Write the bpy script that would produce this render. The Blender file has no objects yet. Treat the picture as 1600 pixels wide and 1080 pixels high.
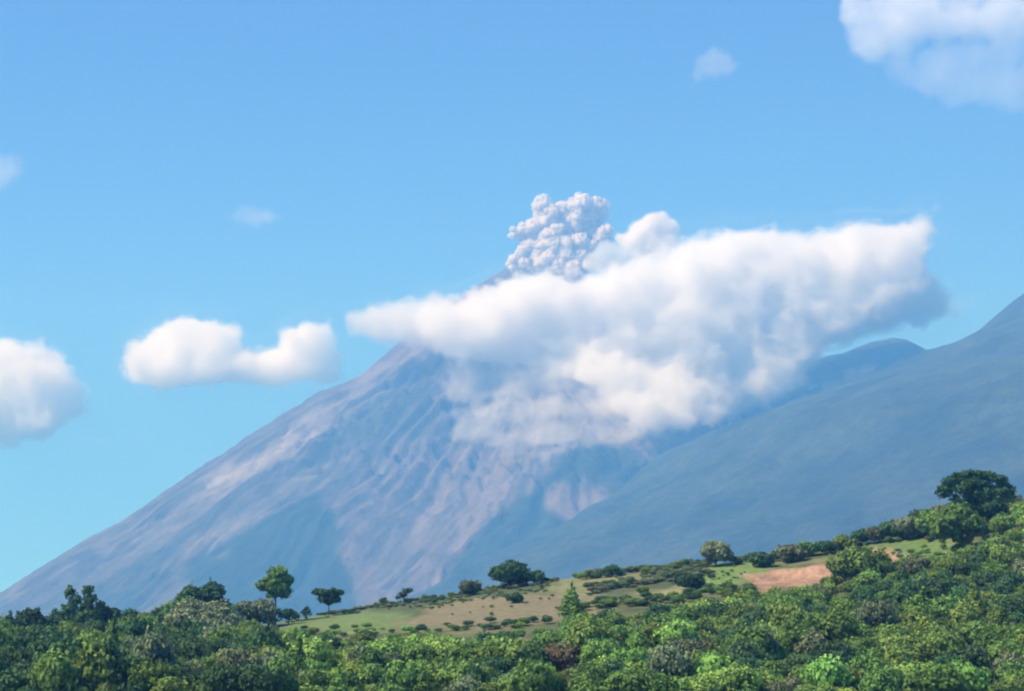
import bpy, bmesh, math, random
import numpy as np
from mathutils import Vector
from mathutils.bvhtree import BVHTree

R = math.radians
sc = bpy.context.scene
C = sc.collection
random.seed(7)
rng = np.random.default_rng(7)

# ------------------------------------------------------------------ camera, sky, sun, exposure
PITCH = R(8.2)
FPX = 800 / math.tan(R(14))                    # focal length in photograph pixels
cam_d = bpy.data.cameras.new('camera'); cam = bpy.data.objects.new('camera', cam_d); C.objects.link(cam)
cam_d.sensor_width = 36; cam_d.lens = 18 / math.tan(R(14))
cam_d.clip_start = 1; cam_d.clip_end = 90000
cam.location = (0, 0, 0); cam.rotation_euler = (R(90) + PITCH, 0, 0)
sc.camera = cam

SUN = Vector((-0.68, -0.30, 0.78)).normalized()       # from the scene towards the sun
world = bpy.data.worlds.new('World'); sc.world = world; world.use_nodes = True
wn = world.node_tree
for n in list(wn.nodes): wn.nodes.remove(n)
sky = wn.nodes.new('ShaderNodeTexSky'); sky.sky_type = 'NISHITA'; sky.sun_disc = False
sky.sun_elevation = math.asin(SUN.z); sky.sun_rotation = math.atan2(SUN.x, SUN.y)
sky.altitude = 15000; sky.air_density = 3.0; sky.dust_density = 0.0; sky.ozone_density = 9.5
bg = wn.nodes.new('ShaderNodeBackground'); bg.inputs['Strength'].default_value = 0.15
wo = wn.nodes.new('ShaderNodeOutputWorld')
wn.links.new(sky.outputs[0], bg.inputs[0]); wn.links.new(bg.outputs[0], wo.inputs[0])
sun_d = bpy.data.lights.new('sun', 'SUN'); sun_d.energy = 4.4; sun_d.angle = R(0.5); sun_d.color = (1, .965, .92)
sun = bpy.data.objects.new('sun', sun_d); C.objects.link(sun)
sun.rotation_euler = SUN.to_track_quat('Z', 'Y').to_euler()
vs = sc.view_settings
vs.view_transform = 'Standard'; vs.look = 'None'; vs.exposure = 0.68; vs.gamma = 1; vs.use_curve_mapping = False
cy = sc.cycles
cy.use_denoising = True
cy.volume_bounces = 20; cy.max_bounces = 24; cy.diffuse_bounces = 4; cy.transmission_bounces = 6
cy.transparent_max_bounces = 24
cy.filter_width = 2.1
cy.sample_clamp_indirect = 6

# ------------------------------------------------------------------ pixel <-> place
SP, CP = math.sin(PITCH), math.cos(PITCH)
def at(px, py, Y):                               # the point seen at a photograph pixel, Y metres ahead
    u, v = (px - 800) / FPX, (540 - py) / FPX
    d = (u, CP - v * SP, SP + v * CP); s = Y / d[1]
    return Vector((d[0] * s, Y, d[2] * s))
def to_px(x, y, z):
    fwd = y * CP + z * SP; up = -y * SP + z * CP
    fwd = np.maximum(fwd, 1.0)
    return 800 + FPX * x / fwd, 540 - FPX * up / fwd

# ------------------------------------------------------------------ noise
def _hash(ix, iy, iz, seed):
    h = (ix * 374761393 + iy * 668265263 + iz * 2147483647 + seed * 1274126177) & 0xFFFFFFFF
    h = ((h ^ (h >> 13)) * 1274126177) & 0xFFFFFFFF
    h = ((h ^ (h >> 16)) * 2246822519) & 0xFFFFFFFF
    return ((h ^ (h >> 15)) & 0xFFFFFF).astype(np.float64) / 0xFFFFFF * 2 - 1
def vnoise(x, y, z=0.0, seed=0):
    x, y, z = np.broadcast_arrays(np.asarray(x, float), np.asarray(y, float), np.asarray(z, float))
    ix, iy, iz = np.floor(x).astype(np.int64), np.floor(y).astype(np.int64), np.floor(z).astype(np.int64)
    fx, fy, fz = x - ix, y - iy, z - iz
    sx, sy, sz = [f * f * f * (f * (f * 6 - 15) + 10) for f in (fx, fy, fz)]
    o = 0
    for dx in (0, 1):
        for dy in (0, 1):
            for dz in (0, 1):
                w = (sx if dx else 1 - sx) * (sy if dy else 1 - sy) * (sz if dz else 1 - sz)
                o = o + w * _hash(ix + dx, iy + dy, iz + dz, seed)
    return o
def fbm(x, y, z=0.0, octs=4, seed=0, gain=.5):
    a, o, f, t = 1, 0, 1, 0
    for k in range(octs):
        o = o + a * vnoise(x * f + 17.3 * k, y * f - 9.1 * k, z * f + 3.7 * k, seed + k); t += a; a *= gain; f *= 2.03
    return o / t
def sstep(a, b, x):
    t = np.clip((x - a) / (b - a), 0, 1); return t * t * (3 - 2 * t)
def poly_sd(px, py, poly):                       # signed distance to a polygon, positive inside
    poly = np.array(poly, float); n = len(poly)
    d = np.full(px.shape, 1e18); inside = np.zeros(px.shape, bool)
    for i in range(n):
        ax, ay = poly[i]; bx, by = poly[(i + 1) % n]
        ex, ey = bx - ax, by - ay; wx, wy = px - ax, py - ay
        t = np.clip((wx * ex + wy * ey) / (ex * ex + ey * ey), 0, 1)
        d = np.minimum(d, (wx - ex * t) ** 2 + (wy - ey * t) ** 2)
        if ay != by:
            inside ^= ((ay > py) != (by > py)) & (px < (bx - ax) * (py - ay) / (by - ay) + ax)
    d = np.sqrt(d); return np.where(inside, d, -d)

# ------------------------------------------------------------------ materials
def mat(name):
    m = bpy.data.materials.new(name); m.use_nodes = True; nt = m.node_tree
    for n in list(nt.nodes): nt.nodes.remove(n)
    return m, nt, nt.nodes.new, nt.links.new
def noise_node(nt, scale, detail=4, coord='Object', rough=.55, stretch=None):
    tc = nt.nodes.new('ShaderNodeTexCoord'); n = nt.nodes.new('ShaderNodeTexNoise')
    n.inputs['Scale'].default_value = scale; n.inputs['Detail'].default_value = detail; n.inputs['Roughness'].default_value = rough
    if stretch:
        mp = nt.nodes.new('ShaderNodeMapping'); mp.inputs['Scale'].default_value = stretch
        nt.links.new(tc.outputs[coord], mp.inputs[0]); nt.links.new(mp.outputs[0], n.inputs[0])
    else:
        nt.links.new(tc.outputs[coord], n.inputs[0])
    return n
def terrain_mat(name, bump_scale, bump_dist, var=.35, scale2=None):
    m, nt, N, L = mat(name)
    out = N('ShaderNodeOutputMaterial'); b = N('ShaderNodeBsdfPrincipled'); b.inputs['Roughness'].default_value = 1
    b.inputs['Specular IOR Level'].default_value = .1
    att = N('ShaderNodeAttribute'); att.attribute_name = 'Col'
    nz = noise_node(nt, bump_scale, 8, rough=.65)
    mr = N('ShaderNodeMapRange'); mr.inputs[1].default_value = .3; mr.inputs[2].default_value = .7
    mr.inputs[3].default_value = 1 - var; mr.inputs[4].default_value = 1 + var
    L(nz.outputs['Fac'], mr.inputs[0])
    mx = N('ShaderNodeVectorMath'); mx.operation = 'SCALE'
    L(att.outputs['Color'], mx.inputs[0]); L(mr.outputs[0], mx.inputs['Scale'])
    L(mx.outputs[0], b.inputs['Base Color'])
    bp = N('ShaderNodeBump'); bp.inputs['Distance'].default_value = bump_dist; bp.inputs['Strength'].default_value = 1
    nz2 = noise_node(nt, scale2 or bump_scale * 1.7, 8, rough=.6)
    L(nz2.outputs['Fac'], bp.inputs['Height']); L(bp.outputs[0], b.inputs['Normal'])
    L(b.outputs[0], out.inputs['Surface'])
    return m
def leaf_mat(name, col, var=.5):
    m, nt, N, L = mat(name)
    out = N('ShaderNodeOutputMaterial')
    oi = N('ShaderNodeObjectInfo'); att = N('ShaderNodeAttribute'); att.attribute_name = 'tint'
    ramp = N('ShaderNodeMapRange'); ramp.inputs[3].default_value = 1 - var; ramp.inputs[4].default_value = 1 + var
    L(att.outputs['Fac'], ramp.inputs[0])
    r2 = N('ShaderNodeMapRange'); r2.inputs[3].default_value = .72; r2.inputs[4].default_value = 1.3; L(oi.outputs['Random'], r2.inputs[0])
    mu = N('ShaderNodeMath'); mu.operation = 'MULTIPLY'; L(ramp.outputs[0], mu.inputs[0]); L(r2.outputs[0], mu.inputs[1])
    hs = N('ShaderNodeHueSaturation'); hs.inputs['Color'].default_value = (*col, 1)
    r3 = N('ShaderNodeMapRange'); r3.inputs[3].default_value = .462; r3.inputs[4].default_value = .506
    m3 = N('ShaderNodeMath'); m3.operation = 'FRACT'; m4 = N('ShaderNodeMath'); m4.operation = 'MULTIPLY'; m4.inputs[1].default_value = 7.31
    L(oi.outputs['Random'], m4.inputs[0]); L(m4.outputs[0], m3.inputs[0]); L(m3.outputs[0], r3.inputs[0]); L(r3.outputs[0], hs.inputs['Hue'])
    L(mu.outputs[0], hs.inputs['Value'])
    d = N('ShaderNodeBsdfDiffuse'); t = N('ShaderNodeBsdfTranslucent'); mx = N('ShaderNodeMixShader'); mx.inputs[0].default_value = .25
    L(hs.outputs[0], d.inputs[0]); L(hs.outputs[0], t.inputs[0]); L(d.outputs[0], mx.inputs[1]); L(t.outputs[0], mx.inputs[2])
    L(mx.outputs[0], out.inputs['Surface'])
    return m
def bark_mat():
    m, nt, N, L = mat('bark')
    out = N('ShaderNodeOutputMaterial'); b = N('ShaderNodeBsdfPrincipled'); b.inputs['Roughness'].default_value = .95
    nz = noise_node(nt, 3, 6, stretch=(1, 1, .2)); cr = N('ShaderNodeValToRGB')
    cr.color_ramp.elements[0].color = (.05, .04, .03, 1); cr.color_ramp.elements[1].color = (.16, .14, .11, 1)
    L(nz.outputs['Fac'], cr.inputs[0]); L(cr.outputs[0], b.inputs['Base Color']); L(b.outputs[0], out.inputs['Surface'])
    return m
def cloud_mat(name, density, col=(1, 1, 1), scale=.008, erode=.5, skin=.012, stretch=(1, 1, 1), step=1.0, patch=None, rim=.9):
    """a cloud: (skin, vapour) materials - a barely visible skin of droplets, and vapour whose edges are torn by noise"""
    m, nt, N, L = mat(name)
    out = N('ShaderNodeOutputMaterial')
    v = N('ShaderNodeVolumePrincipled'); v.inputs['Color'].default_value = (*col, 1); v.inputs['Anisotropy'].default_value = .1
    v.inputs['Density Attribute'].default_value = ''
    at_ = N('ShaderNodeAttribute'); at_.attribute_name = 'density'
    nz = noise_node(nt, scale, 6, rough=.66, coord='Object', stretch=stretch)
    mr = N('ShaderNodeMapRange'); mr.inputs[1].default_value = .25; mr.inputs[2].default_value = .75
    mr.inputs[3].default_value = 0; mr.inputs[4].default_value = erode
    L(nz.outputs['Fac'], mr.inputs[0])
    su = N('ShaderNodeMath'); su.operation = 'SUBTRACT'; L(at_.outputs['Fac'], su.inputs[0]); L(mr.outputs[0], su.inputs[1])
    m2 = N('ShaderNodeMapRange'); m2.interpolation_type = 'SMOOTHSTEP'; m2.inputs[1].default_value = 0; m2.inputs[2].default_value = .5
    m2.inputs[3].default_value = 0; m2.inputs[4].default_value = density
    L(su.outputs[0], m2.inputs[0]); L(m2.outputs[0], v.inputs['Density'])
    if patch:                                    # thicker and thinner reaches: (scale, thinnest, thickest)
        n3 = noise_node(nt, patch[0], 2, coord='Object'); m3 = N('ShaderNodeMapRange'); m3.inputs[1].default_value = .36; m3.inputs[2].default_value = .62
        m3.inputs[3].default_value = patch[1]; m3.inputs[4].default_value = patch[2]; L(n3.outputs['Fac'], m3.inputs[0])
        mm = N('ShaderNodeMath'); mm.operation = 'MULTIPLY'; L(m2.outputs[0], mm.inputs[0]); L(m3.outputs[0], mm.inputs[1]); L(mm.outputs[0], v.inputs['Density'])
    L(v.outputs[0], out.inputs['Volume'])
    m.cycles.volume_step_rate = step
    k, nt, N, L = mat(name + '_skin')
    out = N('ShaderNodeOutputMaterial'); t = N('ShaderNodeBsdfTransparent'); d = N('ShaderNodeBsdfDiffuse'); d.inputs[0].default_value = (*[c * rim for c in col], 1)
    mx = N('ShaderNodeMixShader'); mx.inputs[0].default_value = skin
    L(t.outputs[0], mx.inputs[1]); L(d.outputs[0], mx.inputs[2]); L(mx.outputs[0], out.inputs['Surface'])
    return (k, m)

# ------------------------------------------------------------------ object helpers
def tag(o, label=None, cat=None, group=None, kind=None):
    if label: o['label'] = label
    if cat: o['category'] = cat
    if group: o['group'] = group
    if kind: o['kind'] = kind
    return o
def mesh_from(name, verts, faces, m, smooth=True, col=None, tint=None):
    me = bpy.data.meshes.new(name)
    verts = np.asarray(verts, np.float32); faces = np.asarray(faces, np.int32); k = faces.shape[1]
    me.vertices.add(len(verts)); me.vertices.foreach_set('co', verts.ravel())
    me.loops.add(faces.size); me.loops.foreach_set('vertex_index', faces.ravel())
    me.polygons.add(len(faces)); me.polygons.foreach_set('loop_start', np.arange(0, faces.size, k, dtype=np.int32))
    me.update(calc_edges=True)
    if smooth: me.polygons.foreach_set('use_smooth', np.ones(len(faces), bool))
    if col is not None:
        a = me.color_attributes.new('Col', 'FLOAT_COLOR', 'POINT')
        a.data.foreach_set('color', np.concatenate([col, np.ones((len(col), 1))], 1).astype(np.float32).ravel())
    if tint is not None:
        a = me.attributes.new('tint', 'FLOAT', 'FACE'); a.data.foreach_set('value', tint.astype(np.float32))
    me.materials.append(m)
    return me
def link(name, me, parent=None, loc=(0, 0, 0)):
    o = bpy.data.objects.new(name, me); C.objects.link(o); o.location = loc
    if parent: o.parent = parent
    return o
def grid(x0, x1, y0, y1, step):
    xs = np.arange(x0, x1 + step * .5, step); ys = np.arange(y0, y1 + step * .5, step)
    X, Y = np.meshgrid(xs, ys); ny, nx = X.shape
    i = np.arange(ny * nx).reshape(ny, nx)
    F = np.stack([i[:-1, :-1], i[:-1, 1:], i[1:, 1:], i[1:, :-1]], -1).reshape(-1, 4)
    return X, Y, F
def lerp3(a, b, t): return a + (b - a) * t[..., None]
def c3(*v): return np.array(v, float)

# ------------------------------------------------------------------ ground plain
GZ = -70.0
m_plain = terrain_mat('plain_green', .01, 2)
X, Y, F = grid(-20000, 20000, -4000, 19000, 1000)
V = np.stack([X, Y, np.full_like(X, GZ)], -1).reshape(-1, 3)
tag(link('ground', mesh_from('ground', V, F, m_plain, col=np.tile(c3(.05, .075, .03), (len(V), 1)))), 'wide green valley floor stretching to the foot of the volcano', kind='structure')

# ------------------------------------------------------------------ volcano
VY = 12000.0
SUMMIT = at(858, 392, VY)
_left = [(858, 392), (830, 398), (800, 412), (775, 430), (745, 448), (700, 484), (660, 513), (620, 546), (590, 571), (560, 597), (530, 612), (500, 622), (450, 655), (400, 687),
         (350, 719), (300, 752), (250, 788), (200, 822), (150, 851), (100, 883), (50, 916), (0, 950), (-80, 985), (-250, 1035)]
_lr = np.array([SUMMIT.x - at(a, b, VY).x for a, b in _left]); _lz = np.array([at(a, b, VY).z for a, b in _left])
_lr[0] = 0
ASH, ASHD, VEG, PINK, PALE = c3(.112, .105, .108), c3(.052, .054, .058), c3(.024, .040, .028), c3(.155, .13, .127), c3(.25, .228, .22)
def volcano_z(X, Y):
    dx, dy = X - SUMMIT.x, Y - SUMMIT.y
    r = np.hypot(dx, dy); phi = np.arctan2(dx, -dy)                     # 0 = towards the camera, negative = left
    left = sstep(R(-40), R(-85), phi)
    zl = np.interp(r, _lr, _lz)
    rf = r * 1.03
    zf = np.interp(rf, [0, 120, 900, 2000, 3300, 4200, 6000], [SUMMIT.z, SUMMIT.z - 70, SUMMIT.z - 790, SUMMIT.z - 1500, 60, GZ + 10, GZ - 60])
    z = zf + (zl - zf) * left
    prof = sstep(60, 900, r) * (1 - sstep(3200, 4300, r))
    warp = fbm(X / 700, Y / 700, 0, 3, 5) * .16
    g = 1 - np.abs(fbm((phi + warp) * 9, r / 2600, 0, 3, 21)) * 2.2      # ridged radial gullies
    g2 = 1 - np.abs(fbm((phi + warp * .8) * 26, r / 1400, 1, 3, 31)) * 2.2
    soft = 1 - .8 * sstep(R(-72), R(-95), phi)
    g3 = 1 - np.abs(fbm((phi + warp * .6) * 62, r / 900, 2, 3, 37)) * 2.2
    z = z + prof * soft * (g * 40 + g2 * 24 + g3 * 11 - 30)
    # the broad ravine cut into the face towards the camera
    pr = R(-21) + .10 * np.sin(r / 900)
    w = np.abs(phi - pr) * r
    z = z - 110 * prof * np.exp(-(w / 330.0) ** 2) * sstep(500, 1500, r)
    # spur left of the ravine
    w2 = (phi - R(-44) - .08 * np.sin(r / 500)) * r
    z = z + 90 * prof * np.exp(-(w2 / 150.0) ** 2) * sstep(500, 1000, r) * (1 - sstep(1900, 2600, r))
    z = z + prof * fbm(X / 160, Y / 160, 0, 5, 3, .6) * 20
    rug = sstep(R(-72), R(-50), phi) * (1 - sstep(R(5), R(30), phi)) * sstep(500, 900, r) * (1 - sstep(1700, 2300, r))
    z = z - rug * 52 * (1 - np.abs(fbm(X / 210 + warp * 3, Y / 300, 0, 4, 44, .6)) * 4).clip(0, 1)
    z = z - 60 * np.exp(-(r / 70.0) ** 2)                              # crater
    return z
X, Y, F = grid(SUMMIT.x - 4700, SUMMIT.x + 4200, VY - 4600, VY + 1500, 16)
Z = volcano_z(X, Y)
PX, PY = to_px(X, Y, Z)
wx = PX + fbm(X / 330, Z / 250, Y / 330, 4, 41) * 26; wy = PY + fbm(X / 330, Z / 250, Y / 330, 4, 51) * 26
def reg(poly, soft=10, wob=1.0):
    return sstep(-soft, soft, poly_sd(PX + (wx - PX) * wob, PY + (wy - PY) * wob, poly))
dx, dy = X - SUMMIT.x, Y - SUMMIT.y; rr = np.hypot(dx, dy); ph = np.arctan2(dx, -dy)
streak = fbm((ph + fbm(X / 500, Y / 500, 0, 3, 5) * .06) * 46, rr / 1100, 0, 5, 61, .62) * .62 + .5
col = lerp3(ASHD, ASH, sstep(.3, .7, streak))
col = np.broadcast_to(col, (*X.shape, 3)).copy()
def paint(c, k):
    global col
    col = lerp3(col, c, np.clip(k, 0, 1))
# vegetated flanks
paint(VEG, reg([(-300, 1100), (60, 950), (220, 882), (340, 806), (430, 752), (500, 700), (570, 650), (620, 612), (670, 600), (680, 720), (610, 730), (560, 710), (480, 760), (370, 815), (300, 850), (200, 960), (200, 1100)], 24) * .5)
paint(VEG, reg([(250, 1100), (290, 900), (360, 845), (420, 812), (480, 782), (515, 778), (528, 850), (555, 930), (560, 1100)], 9))
paint(VEG, reg([(700, 1100), (705, 890), (740, 840), (775, 800), (850, 745), (905, 700), (960, 690), (1010, 730), (1200, 800), (1200, 1100)], 9) * .95)
paint(VEG, reg([(-400, 1100), (-100, 1030), (60, 945), (170, 895), (260, 870), (260, 1100)], 30) * .35)
# pink-grey ash fans in the ravine
paint(PINK, reg([(560, 1100), (545, 930), (532, 860), (560, 800), (600, 745), (640, 690), (720, 690), (860, 690), (770, 790), (735, 840), (705, 885), (690, 1100)], 9) * (.35 + .55 * sstep(.35, .7, streak)))
paint(ASHD * 1.25, reg([(610, 1000), (585, 860), (610, 740), (640, 720), (650, 840), (640, 1000)], 16) * .55)
paint(PINK, reg([(860, 790), (850, 765), (880, 752), (945, 760), (955, 780), (915, 806), (880, 806)], 10) * .8)
paint(PINK * 1.05, reg([(800, 700), (840, 600), (960, 590), (1010, 640), (1020, 700), (930, 690)], 14) * .6)
# pale ash-covered rib down the left flank
paint(PALE, reg([(665, 535), (640, 575), (560, 622), (500, 664), (440, 712), (350, 775), (270, 806), (262, 796), (320, 752), (410, 702), (480, 648), (545, 605), (600, 575), (648, 530)], 8) * (.35 + .4 * sstep(.3, .7, fbm(rr / 120, ph * 20, 0, 3, 71) + .5)))
paint(PALE * .9, reg([(170, 870), (150, 868), (200, 838), (262, 812), (275, 820), (215, 850)], 10) * .45)
paint(PALE, reg([(350, 860), (290, 880), (290, 868), (380, 805), (470, 745), (560, 690), (575, 700), (470, 765), (400, 825)], 10, 1.4) * .30)
paint(PINK, reg([(560, 560), (640, 505), (720, 480), (700, 560), (640, 590), (560, 600)], 12) * .45)
# lower apron turns to forest on every side
paint(VEG, sstep(120, -20, Z))
V = np.stack([X, Y, Z], -1).reshape(-1, 3)
m_volc = terrain_mat('volcano_ash_and_scrub', .009, 24, .3, .014)
volcano = tag(link('volcano', mesh_from('volcano', V, F, m_volc, col=col.reshape(-1, 3))), 'steep grey ash-streaked volcano cone smoking at the summit', kind='structure')
bvh_parts = [BVHTree.FromPolygons([tuple(v) for v in V[:]], [tuple(f) for f in F], all_triangles=False)]

# ------------------------------------------------------------------ forested mountain on the right
MY = 10600.0
MC = at(2330, 120, MY)
_right = [(2330, 60), (2000, 190), (1800, 320), (1700, 392), (1600, 459), (1565, 486), (1530, 516), (1490, 541), (1460, 552), (1400, 578), (1330, 602), (1280, 628), (1200, 655), (1100, 690), (1010, 726),
          (950, 778), (900, 806), (850, 832), (780, 862), (700, 893), (640, 930), (560, 965), (400, 1015), (0, 1060)]
_mr = np.array([MC.x - at(a, b, MY).x for a, b in _right]); _mz = np.array([at(a, b, MY).z for a, b in _right])
_mr[0] = 0
def mountain_z(X, Y):
    dx, dy = X - MC.x, Y - MC.y
    r = np.hypot(dx, dy * .92); phi = np.arctan2(dy, -dx)
    z = np.interp(r, _mr, _mz)
    prof = sstep(0, 900, r) * (1 - sstep(5500, 7000, r))
    keep = sstep(.02, .35, np.abs(phi))
    g = 1 - np.abs(fbm((phi + fbm(X / 900, Y / 900, 0, 3, 9) * .1) * 11, r / 3000, 0, 3, 121)) * 2.2
    z = z + prof * keep * (g * 42 - 26) + prof * fbm(X / 120, Y / 120, 0, 4, 77) * 14
    return z
X, Y, F = grid(MC.x - 6600, MC.x + 1500, MY - 6200, MY + 900, 20)
Z = mountain_z(X, Y)
n1 = fbm(X / 260, Y / 260, Z / 260, 4, 81) * .5 + .5
col = lerp3(c3(.022, .036, .026), c3(.045, .062, .04), sstep(.25, .75, n1))
V = np.stack([X, Y, Z], -1).reshape(-1, 3)
m_forest = terrain_mat('forest_slope', .02, 12, .45, .035)
mountain = tag(link('mountain', mesh_from('mountain', V, F, m_forest, col=col.reshape(-1, 3))), 'dark forested mountain flank rising to the right in front of the volcano', kind='structure')
bvh_parts.append(BVHTree.FromPolygons([tuple(v) for v in V], [tuple(f) for f in F]))

# saddle peak behind it
PKY = 11600.0
PK = at(1398, 527, PKY)
def saddle_z(X, Y):
    d = X - PK.x; e = Y - PK.y
    z = np.interp(d, [-1500, -700, -300, -120, 0, 60, 170, 260, 700], [PK.z - 420, PK.z - 170, PK.z - 95, PK.z - 22, PK.z, PK.z - 14, PK.z - 62, PK.z - 110, PK.z - 420])
    return z - np.abs(e) * .62 + fbm(X / 150, Y / 150, 0, 4, 91) * 12
X, Y, F = grid(PK.x - 1700, PK.x + 700, PKY - 1800, PKY + 900, 20)
Z = saddle_z(X, Y)
V = np.stack([X, Y, Z], -1).reshape(-1, 3)
n1 = fbm(X / 160, Y / 160, Z / 160, 4, 83) * .5 + .5
tag(link('mountain_ridge', mesh_from('mountain_ridge', V, F, m_forest, col=lerp3(c3(.02, .035, .02), c3(.06, .075, .045), n1).reshape(-1, 3))), 'small blue shoulder peak between the cloud bank and the mountain flank', kind='structure')
bvh_parts.append(BVHTree.FromPolygons([tuple(v) for v in V], [tuple(f) for f in F]))

# ------------------------------------------------------------------ near hillside
RY = 620.0
_ridge = [(-300, 1020), (0, 1008), (200, 1003), (380, 985), (470, 966), (560, 955), (600, 946), (700, 934), (800, 915), (900, 903), (1000, 893), (1100, 882), (1200, 874), (1300, 858), (1400, 838), (1500, 812), (1600, 790), (1900, 740)]
_rx = np.array([at(a, b, RY).x for a, b in _ridge]); _rz = np.array([at(a, b, RY).z for a, b in _ridge])
def hill_z(X, Y):
    zr = np.interp(X, _rx, _rz)
    zlow = -11.0
    t = (Y - 370) / (RY - 370)
    up = zlow + (zr - zlow) * np.clip(t, 0, 1) ** 1.0
    near = np.interp(Y, [-60, 40, 330, 370], [-1.8, -1.8, -13, zlow])
    z = np.where(Y < 370, near, up)
    back = np.maximum(Y - RY, 0)
    z = z - back * .10 - back ** 2 * .0012
    # soften the crest a little and roughen
    z = z + fbm(X / 38, Y / 38, 0, 3, 15) * 1.1 * sstep(330, 400, Y) * (1 - sstep(560, 640, Y) * .75)
    side = np.maximum(np.abs(X) - 330, 0)
    z = z - side ** 1.25 * .25
    # quarried cut: a step facing the camera
    for (cx, cy_, w, hgt) in CUTS:
        m_ = np.exp(-((X - cx) / w) ** 4)
        edge = vnoise(X / 5.0, cx, 0, 4) * 3
        z = z - m_ * hgt * sstep(cy_ - 26, cy_ - 12, Y) * (1 - sstep(cy_ - 4 + edge, cy_ + 2 + edge, Y))
    return z
CUTS = []
def hit_hill(px, py):                               # where the view through a pixel meets the bare hillside
    u, v = (px - 800) / FPX, (540 - py) / FPX
    ys = np.arange(300, 660, 1.0)
    zz = (SP + v * CP) / (CP - v * SP) * ys; xx = u / (CP - v * SP) * ys
    h = hill_z(xx, ys); k = np.nonzero(h >= zz)[0]
    i = k[0] if len(k) else int(np.argmax(h - zz))
    return float(xx[i]), float(ys[i])
c1 = hit_hill(1230, 892); c2 = hit_hill(1360, 862)
CUTS = [(c1[0], c1[1], 12, 3.4), (c2[0], c2[1], 5, 2.2)]
X, Y, F = grid(-520, 520, -60, 900, 2.0)
Z = hill_z(X, Y)
PX, PY = to_px(X, Y, Z)
wx = PX + fbm(X / 14, Y / 14, 0, 3, 141) * 18; wy = PY + fbm(X / 9, Y / 30, 0, 3, 151) * 7
front = (Y > 350)
def regh(poly, soft=5): return sstep(-soft, soft, poly_sd(wx, wy, poly)) * front
gr = fbm(X / 6, Y / 12, 0, 4, 161) * .5 + .5
col = lerp3(c3(.075, .095, .042), c3(.17, .185, .085), sstep(.25, .75, gr))
paint(c3(.14, .20, .075), regh([(440, 985), (450, 966), (600, 952), (640, 950), (600, 985)]) * .9)
paint(c3(.07, .10, .05), regh([(520, 957), (650, 938), (860, 906), (880, 914), (760, 936), (640, 956)], 3) * .75)
paint(c3(.20, .175, .11), regh([(630, 975), (660, 952), (760, 934), (880, 926), (950, 930), (940, 965), (760, 990)], 4) * .9)
paint(c3(.24, .25, .12), regh([(850, 915), (960, 896), (1080, 885), (1000, 925), (880, 930)], 4) * .6)
paint(c3(.07, .09, .05), regh([(930, 920), (1000, 905), (1100, 885), (1100, 900), (1000, 928), (940, 935)], 4) * .8)
paint(c3(.15, .24, .07), regh([(1100, 930), (1090, 890), (1160, 872), (1200, 890), (1160, 915)], 5) * .8)
paint(c3(.28, .27, .15), regh([(1010, 945), (1040, 925), (1100, 912), (1120, 925), (1060, 945)], 4) * .8)
paint(c3(.13, .20, .065), regh([(1350, 840), (1480, 835), (1520, 870), (1420, 900), (1370, 890)], 6) * .85)
EARTH = lerp3(c3(.27, .16, .105), c3(.38, .245, .17), sstep(.3, .7, fbm(X / 4, Y / 4, Z, 3, 171) * .5 + .5))
for (cx, cy_, w, hgt) in CUTS:
    k = sstep(1.25, .95, np.abs(X - cx) / w + vnoise(X / 3, Y / 3, 0, 5) * .15) * sstep(cy_ - 48, cy_ - 34, Y + vnoise(X / 6, 0, 0, 3) * 5) * (1 - sstep(cy_ + 2, cy_ + 5, Y + vnoise(X / 3, 5, 0, 3) * 3))
    col = lerp3(col, EARTH, k)
V = np.stack([X, Y, Z], -1).reshape(-1, 3)
m_hill = terrain_mat('hill_grass_and_soil', .5, .35, .3, .9)
tag(link('hillside', mesh_from('hillside', V, F, m_hill, col=col.reshape(-1, 3))), 'near hillside with green meadows, a tan field and bare reddish earth cuts', kind='structure')
def gz(x, y): return float(hill_z(np.array([x], float), np.array([y], float))[0])

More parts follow.
